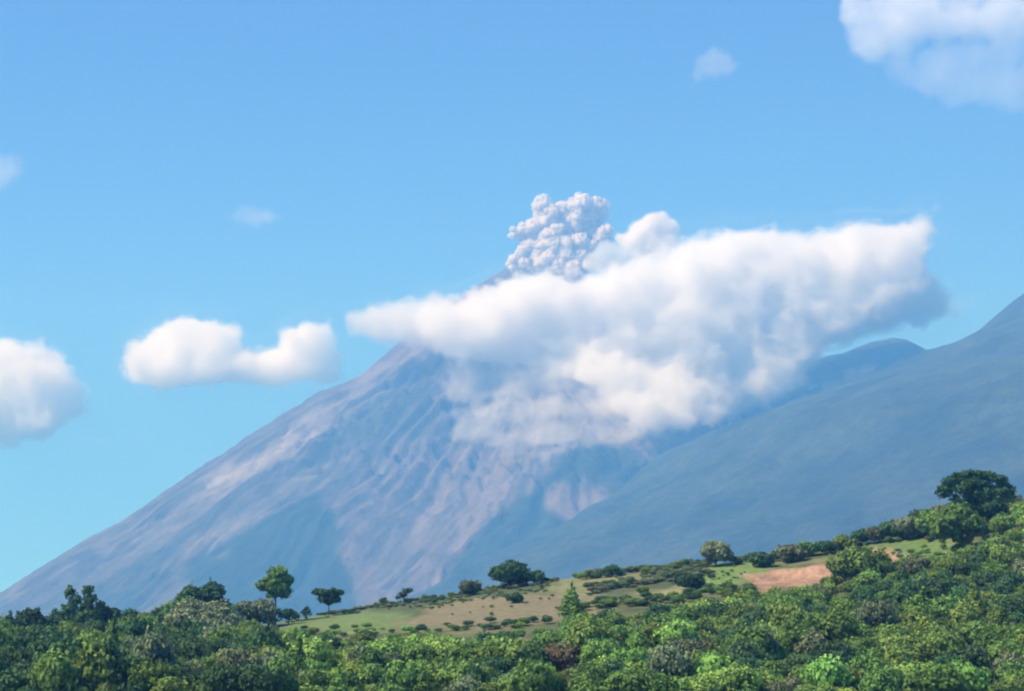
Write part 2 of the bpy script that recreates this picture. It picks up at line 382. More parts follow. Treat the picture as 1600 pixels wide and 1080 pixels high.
# ------------------------------------------------------------------ trees
LEAF = {
    'mid': leaf_mat('leaves_mid_green', (.12, .222, .06)),
    'bright': leaf_mat('leaves_bright_green', (.19, .36, .09)),
    'dark': leaf_mat('leaves_dark_green', (.055, .125, .055)),
    'grey': leaf_mat('leaves_grey_green', (.15, .20, .11)),
    'brown': leaf_mat('leaves_rusty_brown', (.15, .14, .075)),
}
BARK = bark_mat()
def crown_mesh(lobes, n, size, mt, seed, tuft=.35):
    """leaf sprays through a crown of lobes; each spray is one bent leaf-bunch face"""
    r = np.random.default_rng(seed)
    lob = np.array(lobes, float); vol = (lob[:, 3] * lob[:, 4]) ** 1.0; pick = r.choice(len(lob), n, p=vol / vol.sum())
    d = r.normal(size=(n, 3)); d /= np.linalg.norm(d, axis=1)[:, None]
    rad = 1 - r.random(n) ** 2 * .42
    bump = fbm(d[:, 0] * 2.2 + pick * 5.1, d[:, 1] * 2.2, d[:, 2] * 2.2, 2, seed) * tuft
    ctr = lob[pick, :3]; sca = np.stack([lob[pick, 3], lob[pick, 3], lob[pick, 4]], 1)
    p = ctr + d * sca * (rad + bump)[:, None]
    nrm = d + r.normal(size=(n, 3)) * .38; nrm /= np.linalg.norm(nrm, axis=1)[:, None]
    a = np.cross(nrm, r.normal(size=(n, 3))); a /= np.linalg.norm(a, axis=1)[:, None]; b = np.cross(nrm, a)
    s = size * (.6 + r.random(n) * .9)
    q = []
    for (u, v, w) in ((-1, -.15, -.2), (0, -.75, .05), (1, .1, -.25), (.1, .8, .05)):
        q.append(p + a * (u * s)[:, None] + b * (v * s)[:, None] + nrm * (w * s)[:, None])
    V = np.stack(q, 1).reshape(-1, 3); F = np.arange(n * 4).reshape(n, 4)
    tint = np.clip(.5 + bump * .9 + r.normal(size=n) * .16, 0, 1)  # random tone per spray, plus painted shading: bulges lighter, hollows darker
    return mesh_from('crown', V, F, mt, smooth=False, tint=tint)
def tube(V, F, p0, p1, r0, r1, k=7):
    p0, p1 = Vector(p0), Vector(p1); ax = (p1 - p0).normalized()
    u = ax.orthogonal().normalized(); w = ax.cross(u); b = len(V)
    for p, r_ in ((p0, r0), (p1, r1)):
        for i in range(k):
            t = 2 * math.pi * i / k; V.append(tuple(p + (u * math.cos(t) + w * math.sin(t)) * r_))
    for i in range(k): F.append((b + i, b + (i + 1) % k, b + k + (i + 1) % k, b + k + i))
def trunk_mesh(h, r, tips, seed):
    rd = random.Random(seed); V, F = [], []
    pts = [Vector((0, 0, -.6))]; n = 4
    for i in range(1, n + 1): pts.append(Vector((rd.uniform(-.04, .04) * h * i / n, rd.uniform(-.04, .04) * h * i / n, h * i / n)))
    for i in range(n): tube(V, F, pts[i], pts[i + 1], r * (1.15 - .5 * i / n), r * (1.15 - .5 * (i + 1) / n))
    for t in tips:
        s = pts[rd.choice((2, 3, 4))]; e = Vector(t); m_ = (s + e) / 2 + Vector((0, 0, -.06 * h))
        tube(V, F, s, m_, r * .45, r * .3, 5); tube(V, F, m_, e, r * .3, r * .1, 5)
    return mesh_from('trunk', V, F, BARK)
def lobes_round(w, h, z0, n, rd, flat=.85, lr=.42):      # lobes filling a dome of width w, from z0 to h
    L = [(0, 0, (z0 + h) / 2, w * .30, (h - z0) * .34)]
    H = h - z0
    for i in range(n):
        t = i * 2.39996 + rd.uniform(-.3, .3); q = math.sqrt((i + .5) / n); rr_ = w * .5 * q * (1 - lr * .55)
        top = math.sqrt(max(0, 1 - (q * .92) ** 2))
        zz = z0 + H * (.30 + .48 * top * rd.uniform(.75, 1.05))
        s = w * .5 * lr * rd.uniform(.6, 1.3)
        L.append((rr_ * math.cos(t), rr_ * math.sin(t), zz, s, s * flat))
    return L
def lobes_conifer(w, h, z0, rd, n=7):
    L = []
    for i in range(n):
        f = i / (n - 1); rr_ = w * .5 * (1 - f) ** .8 + w * .05
        for k in range(1 if f > .8 else 3):
            t = rd.uniform(0, 6.28); L.append((rr_ * .45 * math.cos(t), rr_ * .45 * math.sin(t), z0 + (h - z0) * (f * .93 + .03), rr_ * .62, (h - z0) / n * .75))
    return L
def lobes_ragged(w, h, z0, rd, spires):
    L = []
    for (sx, sw, top) in spires:
        for i in range(8):
            f = i / 7; L.append((sx * w + rd.uniform(-.5, .5) * sw * w * .5, rd.uniform(-.3, .3) * w * .4, z0 + (top * h - z0) * f, sw * w * (.55 - .34 * f) * rd.uniform(.7, 1.2), h * .08))
    return L
def lobes_umbrella(w, h, rd):
    L = []
    for i in range(13):
        t = i * 2.4; q = math.sqrt((i + .5) / 13); L.append((w * .42 * q * math.cos(t), w * .42 * q * math.sin(t), h * (.84 + .06 * q), w * .12, h * .12))
    for i in range(6):
        t = i * 1.05; L.append((w * .22 * math.cos(t), w * .22 * math.sin(t), h * .64, w * .14, h * .14))
    L.append((0, 0, h * .5, w * .11, h * .12))
    return L
def make_tree(name, lobes, mt, x, y, label, cat='tree', group=None, dens=8.0, size=.34, trunk=None, seed=0, z=None, tuft=.6):
    o = bpy.data.objects.new(name, None); C.objects.link(o); o.location = (x, y, (gz(x, y) if z is None else z)); o.empty_display_size = .3
    area = sum(l[3] * (l[3] + l[4]) for l in lobes) * 5.2
    n = int(min(12000, max(250, area * dens)))
    link('crown', crown_mesh(lobes, n, size, mt, seed, tuft), o)
    if trunk:
        tips = [(l[0] * .8, l[1] * .8, l[2]) for l in lobes[1:6]]
        link('trunk', trunk_mesh(trunk[0], trunk[1], tips, seed), o)
    return tag(o, label, cat, group)
def spot(px, py, Y):                               # on the hillside, in the column px at distance Y
    u, v = (px - 800) / FPX, (540 - py) / FPX
    return u / (CP - v * SP) * Y
PXM = lambda Y: Y / FPX * 1.0

# trees told apart: kind, name, px, distance, top py, width px, colour, label
rd = random.Random(3)
SOLO = [
 ('ragged2', 'tall_tree', 130, 560, 922, 74, 'dark', 'tall dark ragged tree with two pointed tops above the wood at far left'),
 ('tallr', 'tall_tree', 46, 570, 950, 54, 'dark', 'dark tree with a lumpy crown second from the left edge on the skyline'),
 ('tallr', 'tall_tree', 98, 572, 946, 50, 'dark', 'dark tree just left of the tall ragged tree, almost touching it'),
 ('tallr', 'tall_tree', 158, 566, 938, 52, 'dark', 'tall dark tree just right of the two pointed tops of the ragged tree'),
 ('tallr', 'tall_tree', 204, 572, 951, 50, 'dark', 'dark lumpy tree between the ragged tree and the dip in the skyline'),
 ('tallr', 'tall_tree', 246, 574, 948, 48, 'dark', 'dark lumpy tree filling the dip left of the pair of round crowns'),
 ('tallr', 'tall_tree', 280, 560, 932, 56, 'dark', 'dark tree standing below the left crown of the pair of round crowns'),
 ('tallr', 'tall_tree', 352, 580, 940, 56, 'dark', 'dark lumpy tree on the right of the pair of round crowns'),
 ('conifer', 'pointed_tree', 18, 560, 957, 60, 'dark', 'dark pointed tree at the left edge of the picture below the volcano foot'),
 ('round', 'broadleaf_tree', 70, 575, 962, 44, 'dark', 'small dark tree between the left edge tree and the tall ragged tree'),
 ('round', 'broadleaf_tree', 175, 565, 946, 46, 'dark', 'dark round tree leaning on the right of the tall ragged tree'),
 ('round', 'broadleaf_tree', 225, 570, 955, 46, 'grey', 'greyish rounded tree in the dip right of the tall ragged tree'),
 ('round', 'broadleaf_tree', 262, 575, 935, 38, 'mid', 'narrow dark tree just left of the pair of round-topped crowns'),
 ('round', 'broadleaf_tree', 297, 580, 905, 44, 'dark', 'left of the pair of tall round crowns standing over the wood'),
 ('round', 'broadleaf_tree', 329, 582, 900, 46, 'dark', 'right one of the pair of tall crowns over the wood'),
 ('dome', 'broadleaf_tree', 315, 545, 940, 100, 'grey', 'broad grey-green tree in front of the pair of tall crowns'),
 ('round', 'broadleaf_tree', 397, 590, 942, 72, 'grey', 'broad dark dome-shaped tree left below the lone lollipop tree'),
 ('lolly', 'lone_tree', 432, 600, 881, 58, 'mid', 'lone round-crowned tree on a thin bare trunk against the volcano'),
 ('bush', 'bush', 452, 590, 948, 30, 'dark', 'dark bush at the foot of the lone round-crowned tree'),
 ('bush', 'bush', 478, 600, 944, 17, 'dark', 'small dark bush between the lone tree and the flat-topped tree'),
 ('umbrella', 'flat_topped_tree', 514, 610, 921, 50, 'dark', 'dark flat-topped umbrella tree on the light green meadow rim'),
 ('bush', 'bush', 599, 612, 930, 15, 'dark', 'tiny dark shrub on the crest left of the windswept little tree'),
 ('wind', 'windswept_tree', 631, 612, 918, 27, 'dark', 'small windswept dark tree on the crest above the tan field'),
 ('bush', 'bush', 668, 612, 929, 20, 'grey', 'tiny grey shrub just right of the windswept little tree'),
 ('bush', 'bush', 732, 610, 906, 38, 'grey', 'grey-green rounded bush on the crest left of the dark dome tree'),
 ('dome', 'dome_tree', 798, 612, 880, 60, 'dark', 'dark dense dome-shaped tree on the crest in the middle of the picture'),
 ('dome', 'dome_tree', 837, 614, 891, 30, 'dark', 'low dark tree touching the right side of the dome-shaped tree'),
 ('dome', 'dome_tree', 925, 614, 891, 30, 'grey', 'low grey-green clump on the crest, left neighbour of a darker one'),
 ('dome', 'dome_tree', 956, 614, 884, 30, 'dark', 'low dark clump on the crest where the hill starts to rise'),
 ('bush', 'bush', 803, 560, 928, 32, 'dark', 'lone dark bush standing in the tan field'),
 ('conifer', 'pointed_tree', 893, 512, 912, 38, 'mid', 'pointed conifer-like tree at the wood edge right of the tan field'),
 ('dome', 'dome_tree', 1118, 612, 846, 50, 'grey', 'round grey-brown tree standing alone on the crest below the mountain'),
 ('bush', 'bush', 1078, 560, 898, 48, 'dark', 'dark bush in the grass below the lone grey-brown crest tree'),
 ('bush', 'bush', 1186, 600, 862, 40, 'dark', 'dark bush above the left end of the bare earth cut'),
 ('bush', 'bush', 1232, 606, 852, 46, 'grey', 'grey-green bush above the middle of the bare earth cut'),
 ('bush', 'bush', 1290, 610, 844, 34, 'dark', 'dark bush on the crest above the right end of the earth cut'),
 ('dome', 'dome_tree', 1262, 612, 846, 34, 'mid', 'small green tree on the crest midway along the earth cut'),
 ('dome', 'dome_tree', 1318, 614, 836, 36, 'mid', 'green tree on the crest left of the small round dark tree'),
 ('dome', 'dome_tree', 1366, 614, 820, 30, 'grey', 'small grey-green tree between the small round dark tree and the climbing row'),
 ('dome', 'dome_tree', 1405, 614, 810, 40, 'dark', 'dark tree wedged between the first two trees of the climbing row'),
 ('round', 'broadleaf_tree', 1442, 612, 800, 48, 'dark', 'dark tree behind the green ones in the row climbing to the big tree'),
 ('dome', 'broadleaf_tree', 1482, 606, 786, 56, 'grey', 'grey-green tree tucked behind the left foot of the big tree'),
 ('dome', 'broadleaf_tree', 1552, 596, 770, 70, 'mid', 'green tree under the right side of the big open-crowned tree'),
 ('dome', 'dome_tree', 1345, 616, 826, 30, 'dark', 'small round dark tree on the crest above the small earth cut'),
 ('dome', 'dome_tree', 1388, 612, 812, 36, 'dark', 'first dark tree of the row climbing to the big tree'),
 ('dome', 'broadleaf_tree', 1422, 608, 806, 46, 'grey', 'grey-green tree second in the row climbing to the big tree'),
 ('dome', 'broadleaf_tree', 1460, 600, 798, 54, 'mid', 'green tree touching the left side of the big open-crowned tree'),
 ('big', 'big_tree', 1524, 590, 733, 104, 'dark', 'biggest tree on the right with sky gaps through its open dark crown'),
 ('dome', 'broadleaf_tree', 1500, 570, 785, 80, 'mid', 'leafy green tree in front of the big open-crowned tree'),
 ('dome', 'broadleaf_tree', 1572, 600, 768, 60, 'grey', 'grey-green tree at the right of the big open-crowned tree'),
 ('dome', 'broadleaf_tree', 1602, 585, 778, 56, 'mid', 'green tree cut by the right edge of the picture'),
 ('round', 'broadleaf_tree', 1338, 530, 866, 92, 'mid', 'broad rounded green tree hiding the right end of the earth cut'),
 ('round', 'broadleaf_tree', 884, 415, 1020, 84, 'brown', 'rusty brown-leaved tree among the green crowns near the bottom'),
 ('round', 'broadleaf_tree', 1535, 395, 1052, 60, 'dark', 'very dark round tree at the bottom edge under the big tree'),
 ('round', 'broadleaf_tree', 300, 440, 1008, 84, 'dark', 'dark shady tree with pale rim low in the left wood'),
]
solo_xy = []
for i, (kd, nm, px, Yd, top, wpx, colr, lab) in enumerate(SOLO):
    p = Yd / (FPX * CP) * 1.01
    x = spot(px, top, Yd); g = gz(x, Yd); zt = at(px, top, Yd).z; h = max(1.2, zt - g); w = wpx * p
    kw = dict(seed=100 + i, size=min(.42, max(.2, w * .05)))
    if kd == 'round': L = lobes_round(w, h, h * .25, 14, rd); tr = (h * .6, max(.12, w * .03))
    elif kd == 'dome': L = lobes_round(w, h, 0, 14, rd, .8); tr = (h * .5, max(.1, w * .03))
    elif kd == 'bush': L = lobes_round(w, h, -h * .1, 9, rd, .85); tr = (h * .4, .1)
    elif kd == 'conifer': L = lobes_conifer(w, h, h * .12, rd, 8); tr = (h * .8, w * .035)
    elif kd == 'ragged2': L = lobes_ragged(w, h, h * .05, rd, [(-.17, .5, .97), (.13, .5, 1.0), (.3, .4, .72), (-.05, .7, .6)]); tr = (h * .8, .3); kw['tuft'] = .7
    elif kd == 'tallr': L = lobes_round(w, h * .97, h * .1, 20, rd, 1.2, .36) + [(rd.uniform(-.25, .25) * w, 0, h * .9, w * .14, h * .09)]; tr = (h * .7, .25); kw['tuft'] = .75
    elif kd == 'umbrella': L = lobes_umbrella(w, h, rd); tr = (h * .6, .16)
    elif kd == 'wind': L = [(.12 * w, 0, h * .78, w * .26, h * .16), (.3 * w, 0, h * .86, w * .2, h * .12), (-.1 * w, 0, h * .6, w * .25, h * .16), (-.32 * w, 0, h * .42, w * .18, h * .12), (0, .1 * w, h * .5, w * .2, h * .14)]; tr = (h * .6, .13)
    elif kd == 'lolly':
        L = [(0, 0, h * .80, w * .27, h * .15), (-.27 * w, 0, h * .66, w * .23, h * .11), (.24 * w, 0, h * .70, w * .24, h * .13), (.18 * w, .1 * w, h * .54, w * .22, h * .10), (-.05 * w, -.2 * w, h * .62, w * .2, h * .1),
             (0, .24 * w, h * .66, w * .24, h * .12), (-.1 * w, .05 * w, h * .5, w * .16, h * .07), (.1 * w, -.12 * w, h * .86, w * .18, h * .1)]; tr = (h * .62, .26)
    elif kd == 'big':
        L = []
        for k in range(15):
            t = math.pi * (k + .5) / 15; rr_ = w * .46
            L.append((-rr_ * math.cos(t), rd.uniform(-.15, .15) * w, h * .60 + h * .33 * math.sin(t) * rd.uniform(.92, 1.03), w * .12 * rd.uniform(.8, 1.3), w * .07))
        for k in range(30):
            t = rd.uniform(0, 6.28); q = rd.uniform(0, .36); L.append((q * math.cos(t) * w, rd.uniform(-.25, .25) * w, h * (.60 + q * .62 * math.sin(t)), w * .09 * rd.uniform(.8, 1.4), w * .075))
        for k in range(12):
            L.append((rd.uniform(-.4, .4) * w, rd.uniform(-.3, .1) * w, h * rd.uniform(.2, .55), w * .13 * rd.uniform(.8, 1.2), w * .10))
        tr = (h * .7, .55); kw['dens'] = 12
    make_tree(nm, L, LEAF[colr], x, Yd, lab, 'bush' if kd == 'bush' else 'tree', trunk=tr, **kw)
    solo_xy.append((x, Yd, w * .5, top, px, wpx))

# canopy variants
var_mesh = {}
for colr in ('mid', 'bright', 'dark', 'grey'):
    var_mesh[colr] = []
    for k in range(5):
        rk = random.Random(k * 7 + 1); L = lobes_round(1.0, 1.0, .05 + .1 * (k % 3), 12 + 2 * k, rk, .8, .46)
        if k == 4: L = lobes_conifer(1.0, 1.5, .1, rk, 7)
        var_mesh[colr].append(crown_mesh(L, 2600, .042, LEAF[colr], 500 + k, .75))
unit_trunk = trunk_mesh(.62, .035, [(.2, .1, .7), (-.2, .05, .65), (.05, -.2, .75)], 9)

# woodland edge: upper limit (photo row) of the crowns, by column
_edge = [(-100, 945), (0, 948), (60, 958), (200, 950), (380, 962), (440, 975), (520, 985), (640, 985), (700, 985), (860, 978), (900, 950), (1000, 945), (1100, 925), (1180, 918), (1235, 906), (1290, 890), (1320, 880), (1370, 880), (1440, 862), (1500, 845), (1560, 806), (1620, 775), (1700, 765)]
def edge_row(px): return np.interp(px, [e[0] for e in _edge], [e[1] for e in _edge])
cands = []
rc = random.Random(11)
yy = 350.0
while yy < 620:
    half = yy * math.tan(R(14)) * 1.12 + 10
    step = 4.9 + (yy - 372) * .004
    xx_ = -half + rc.uniform(0, step)
    while xx_ < half:
        x = xx_ + rc.uniform(-1.6, 1.6); y = yy + rc.uniform(-1.8, 1.8)
        w = rc.choice((3.4, 4.2, 5, 5.6, 6.4, 7.4)) * rc.uniform(.85, 1.15); h = w * rc.uniform(.65, 1.3)
        if x / y * FPX + 800 < 440 - max(0, y - 520) * .3: h *= 1.22
        z = gz(x, y); px, py = to_px(np.array([x]), np.array([y]), np.array([z + h])); px, py = float(px[0]), float(py[0])
        lim = edge_row(px) + rc.uniform(-3, 9)
        if py > lim and not (y > 500 and px < 420 and rc.random() < .3):
            ok = True
            for (sx, sy, sr, stop_, spx, swp) in solo_xy:
                if abs(px - spx) < swp * .45 and y < sy and sy < 540 and py < stop_ + (20 if sy > 500 else 12) : ok = False; break
            if ok: cands.append((x, y, z, w, h, px, py))
        xx_ += step
    yy += step * .8
# what each crown is told apart by: its row in the wood, its size and colour, and the landmark above it
MARKS = [(18, 'the left edge tree'), (130, 'the tall ragged tree'), (215, 'the dip beside ragged tree'), (310, 'the pair of round crowns'), (392, 'the grey-green dome tree'), (432, 'the lone round-crowned tree'),
         (514, 'the flat-topped tree'), (575, 'the light green meadow'), (631, 'the windswept tree'), (700, "the tan field's left end"), (732, 'the grey crest bush'), (798, 'the dark dome tree'), (850, "the tan field's right end"),
         (893, 'the pointed wood-edge tree'), (956, 'the dark crest clump'), (1030, 'the hedge strips'), (1078, 'the dark meadow bush'), (1118, 'the lone crest tree'), (1160, 'the bright grass patch'), (1200, "the earth cut's left half"),
         (1262, "the earth cut's right half"), (1340, 'the tree beside earth cut'), (1400, "the crest row's start"), (1450, 'the row beside big tree'), (1524, 'the big open tree'), (1590, 'the right edge trees')]
def crown_label(px, py, w, y, cl, pointed):
    f = (py - float(edge_row(px))) / (1085 - float(edge_row(px)))
    row = 'at the wood top' if f < .22 else 'high in the wood' if f < .5 else 'low in the wood' if f < .8 else 'at the bottom edge'
    wp = w / y * FPX
    size = 'small ' if wp < 36 else 'broad ' if wp > 50 else ''
    mk = min(MARKS, key=lambda m_: abs(m_[0] - px))[1]
    return size + words[cl] + (' pointed tree ' if pointed else ' tree ') + row + ' below ' + mk
words = {'mid': 'green', 'bright': 'yellow-green', 'dark': 'dark green', 'grey': 'grey-green'}
def colour_at(x, y, px):
    n = float(vnoise(x / 18, y / 18, 0, 33)) + rc.uniform(-.55, .55)
    left = px < 430
    if n < -.5: return 'dark'
    if left: return 'dark' if n < .08 else ('grey' if n < .3 else 'mid')
    if n > .62: return 'bright'
    if n > .46: return 'grey'
    return 'mid'
# the ones that show largest become trees of their own; the rest is undergrowth
vis = [c for c in cands if -30 < c[5] < 1630 and c[6] < 1085]
vis.sort(key=lambda c: -(c[3] / c[1]) * (1 + .25 * rc.random()))
own = vis[:240]; own_set = set(id(c) for c in own)
rest = [c for c in cands if id(c) not in own_set]
named = []
for c in own:
    x, y, z, w, h, px, py = c; cl = colour_at(x, y, px)
    k = rc.choice((0, 1, 2, 3, 0, 1, 2, 3, 0, 1, 2, 3, 4)) if py > float(edge_row(px)) + 30 else rc.choice((0, 1, 2, 3))
    o = bpy.data.objects.new('canopy_tree', None); C.objects.link(o); o.location = (x, y, z - .3); o.scale = (w, w, h * 1.05); o.rotation_euler.z = rc.uniform(0, 6.28)
    o.empty_display_size = .3
    link('crown', var_mesh[cl][k], o); link('trunk', unit_trunk, o)
    tag(o, None, 'tree', 'trees of the near wood'); named.append((crown_label(px, py, w, y, cl, k == 4), px, o))
by = {}
for lb, px, o in named: by.setdefault(lb, []).append((px, o))
for lb, it in by.items():
    it.sort(key=lambda q: q[0]); n = len(it)
    pre = [''] if n == 1 else ['left ', 'right '] if n == 2 else ['left ', 'middle ', 'right '] if n == 3 else ['leftmost '] + [q + ' leftmost ' for q in ('second', 'third', 'fourth', 'fifth', 'sixth', 'seventh', 'eighth')][:n - 2] + ['rightmost ']
    for p_, (px, o) in zip(pre, it): o['label'] = (p_ + lb)
# undergrowth: real instances joined by geometry nodes
def scatter(name, pts, meshes, label):
    """pts: (x, y, z, sx, sz, rot, variant)"""
    hid = bpy.data.collections.new(name + '_shapes')
    for k, me in enumerate(meshes):
        s = bpy.data.objects.new('shape_%02d' % k, me); hid.objects.link(s)
    me = bpy.data.meshes.new(name); me.from_pydata([p[:3] for p in pts], [], [])
    for an, idx in (('sx', 3), ('sz', 4), ('rot', 5)):
        a = me.attributes.new(an, 'FLOAT', 'POINT'); a.data.foreach_set('value', [p[idx] for p in pts])
    a = me.attributes.new('vi', 'INT', 'POINT'); a.data.foreach_set('value', [int(p[6]) for p in pts])
    o = link(name, me)
    ng = bpy.data.node_groups.new(name, 'GeometryNodeTree')
    ng.interface.new_socket('Geometry', in_out='INPUT', socket_type='NodeSocketGeometry'); ng.interface.new_socket('Geometry', in_out='OUTPUT', socket_type='NodeSocketGeometry')
    N, L = ng.nodes.new, ng.links.new
    gi, go = N('NodeGroupInput'), N('NodeGroupOutput')
    ci = N('GeometryNodeCollectionInfo'); ci.inputs[0].default_value = hid; ci.inputs[1].default_value = True; ci.inputs[2].default_value = True
    iop = N('GeometryNodeInstanceOnPoints'); iop.inputs['Pick Instance'].default_value = True
    def nat(n_, t='FLOAT'):
        q = N('GeometryNodeInputNamedAttribute'); q.data_type = t; q.inputs[0].default_value = n_; return q.outputs[0]
    cs = N('ShaderNodeCombineXYZ'); sxo = nat('sx'); L(sxo, cs.inputs[0]); L(sxo, cs.inputs[1]); L(nat('sz'), cs.inputs[2])
    cr = N('ShaderNodeCombineXYZ'); L(nat('rot'), cr.inputs[2])
    L(gi.outputs[0], iop.inputs['Points']); L(ci.outputs[0], iop.inputs['Instance']); L(nat('vi', 'INT'), iop.inputs['Instance Index'])
    L(cs.outputs[0], iop.inputs['Scale']); L(cr.outputs[0], iop.inputs['Rotation']); L(iop.outputs[0], go.inputs[0])
    md = o.modifiers.new('scatter', 'NODES'); md.node_group = ng
    return tag(o, label, None, None, 'stuff')
order = ['mid', 'bright', 'dark', 'grey']; flat = [m_ for c_ in order for m_ in var_mesh[c_]]
pts = []
for c in rest:
    x, y, z, w, h, px, py = c; cl = colour_at(x, y, px)
    pts.append((x, y, z - .3, w, h, rc.uniform(0, 6.28), order.index(cl) * 5 + rc.choice((0, 1, 2, 3))))
scatter('undergrowth', pts, flat, 'dense green bushes and saplings filling the gaps of the wood')
# low scrub and hedges on the meadow
pts = []
def sc_poly(poly, n, wmin, wmax, cols, jy=0):
    k = 0; P = np.array(poly, float)
    while k < n:
        px, py = rc.uniform(P[:, 0].min(), P[:, 0].max()), rc.uniform(P[:, 1].min(), P[:, 1].max())
        if poly_sd(np.array([px]), np.array([py]), poly)[0] < 0: continue
        x, y = hit_hill(px, py); w = rc.uniform(wmin, wmax)
        pts.append((x, y, gz(x, y) - .1, w, w * rc.uniform(.7, 1.05), rc.uniform(0, 6.28), order.index(rc.choice(cols)) * 5 + rc.choice((0, 1, 2, 3)))); k += 1
def hedge(line, n, jit, wmin, wmax, cols):
    L_ = np.array(line, float); d = np.r_[0, np.cumsum(np.hypot(*np.diff(L_, axis=0).T))]
    for q in range(n):
        t = rc.uniform(0, d[-1]); px = np.interp(t, d, L_[:, 0]) + rc.uniform(-4, 4); py = np.interp(t, d, L_[:, 1]) + rc.gauss(0, jit)
        x, y = hit_hill(px, py); w = rc.uniform(wmin, wmax)
        pts.append((x, y, gz(x, y) - .15, w, w * rc.uniform(.5, .8), rc.uniform(0, 6.28), order.index(rc.choice(cols)) * 5 + rc.choice((0, 1, 2, 3))))
hedge([(500, 960), (600, 947), (700, 935), (800, 918), (870, 909)], 230, 3.0, .8, 2.2, ('grey', 'grey', 'dark', 'mid'))
hedge([(640, 952), (740, 938), (860, 920)], 60, 2.5, .7, 1.6, ('grey', 'mid'))
hedge([(900, 902), (980, 896), (1060, 888), (1110, 880)], 110, 2.5, 1.4, 3.4, ('grey', 'mid', 'dark'))
hedge([(920, 926), (990, 912), (1060, 902), (1110, 896)], 120, 3.5, 1.4, 3.2, ('grey', 'dark', 'grey'))
hedge([(1000, 905), (1100, 886)], 40, 5, 1.2, 2.6, ('grey', 'mid'))
hedge([(1130, 876), (1200, 870), (1300, 852), (1390, 838), (1450, 830)], 150, 4, 1.6, 3.8, ('grey', 'mid', 'dark'))
hedge([(880, 958), (960, 948), (1060, 938), (1130, 926), (1180, 925)], 110, 4, 1.4, 3.6, ('mid', 'dark', 'mid'))
hedge([(440, 992), (540, 990), (640, 988), (760, 984), (860, 970)], 60, 4, 1.2, 3.0, ('mid', 'bright', 'dark'))
sc_poly([(1110, 900), (1160, 878), (1180, 890), (1120, 925)], 14, .6, 1.4, ('mid', 'bright'))
sc_poly([(1380, 850), (1480, 835), (1520, 870), (1430, 895), (1380, 890)], 40, 1.0, 2.8, ('mid', 'bright', 'grey'))
sc_poly([(660, 965), (780, 940), (900, 925), (880, 960)], 12, .5, 1.3, ('grey', 'mid'))
scatter('scrub', pts, flat, 'low scrub and hedge strips scattered over the meadow')

# ------------------------------------------------------------------ clouds
def ico_template(sub=2):
    bm = bmesh.new(); bmesh.ops.create_icosphere(bm, subdivisions=sub, radius=1)
    V = np.array([v.co[:] for v in bm.verts]); F = np.array([[v.index for v in f.verts] for f in bm.faces]); bm.free(); return V, F
ICOV, ICOF = ico_template()
def blob_mesh(name, blobs, voxel, mt, amp, scale, seed, billow=.5, origin=None):
    """blobs: (centre, radius xyz); a single closed skin round all of them, roughened"""
    Vs, Fs, b = [], [], 0
    for c, r_ in blobs:
        Vs.append(ICOV * np.array(r_) + np.array(c)); Fs.append(ICOF + b); b += len(ICOV)
    tmp = mesh_from('tmp', np.concatenate(Vs) - np.array(origin), np.concatenate(Fs), mt)
    ob = bpy.data.objects.new('tmp', tmp); C.objects.link(ob)
    md = ob.modifiers.new('r', 'REMESH'); md.mode = 'VOXEL'; md.voxel_size = voxel; md.use_smooth_shade = True
    sm = ob.modifiers.new('s', 'SMOOTH'); sm.iterations = 2
    dg = bpy.context.evaluated_depsgraph_get(); ev = ob.evaluated_get(dg)
    me = bpy.data.meshes.new_from_object(ev)
    bpy.data.objects.remove(ob)
    n = len(me.vertices); co = np.empty(n * 3, np.float32); nr = np.empty(n * 3, np.float32)
    me.vertices.foreach_get('co', co); me.vertices.foreach_get('normal', nr); co = co.reshape(-1, 3).astype(float); nr = nr.reshape(-1, 3)
    d = 0; a, s = amp, scale
    for k in range(4):
        v = vnoise(co[:, 0] / s, co[:, 1] / s, co[:, 2] / s, seed + k)
        d = d + a * (billow * (np.abs(v) * 2.4 - .6) + (1 - billow) * v); a *= .55; s *= .47
    co = co + nr * d[:, None]
    me.vertices.foreach_set('co', co.astype(np.float32).ravel()); me.update()
    me.polygons.foreach_set('use_smooth', np.ones(len(me.polygons), bool))
    me.materials.clear(); me.materials.append(mt); me.name = name
    return me
def surface_depth(px, py, default):
    u, v = (px - 800) / FPX, (540 - py) / FPX
    d = Vector((u, CP - v * SP, SP + v * CP)).normalized(); best = None
    for b in bvh_parts:
        h = b.ray_cast(Vector((0, 0, 0)), d)
        if h[0] is not None and (best is None or h[0].y < best): best = h[0].y
    return best if best is not None else default
GROW = 7.0
def fill_poly(poly, n, rmin, rmax, depth, thick, seed, hug=None, flat=.85, grow=GROW):
    r = random.Random(seed); P = np.array(poly, float); out = []
    n = int(n * 2.2); big = int(n * .3)
    while len(out) < n:
        px, py = r.uniform(P[:, 0].min(), P[:, 0].max()), r.uniform(P[:, 1].min(), P[:, 1].max())
        if len(out) < big and poly_sd(np.array([px]), np.array([py]), poly)[0] < rmax * .55: continue
        sd = poly_sd(np.array([px]), np.array([py]), poly)[0]
        if sd < rmin * .6: continue
        rp = min(rmax, sd * .95) * r.uniform(.75, 1.0); rp = max(rp, rmin * .7) + grow
        D = depth
        if hug is not None:
            s = surface_depth(px, py, 1e9); D = min(depth, s - hug)
        k = D / FPX
        c = at(px, py, D + r.uniform(-1, 1) * thick * min(1, sd / rmax))
        out.append((tuple(c), (rp * k, rp * k * 1.1, rp * k * flat)))
    return out
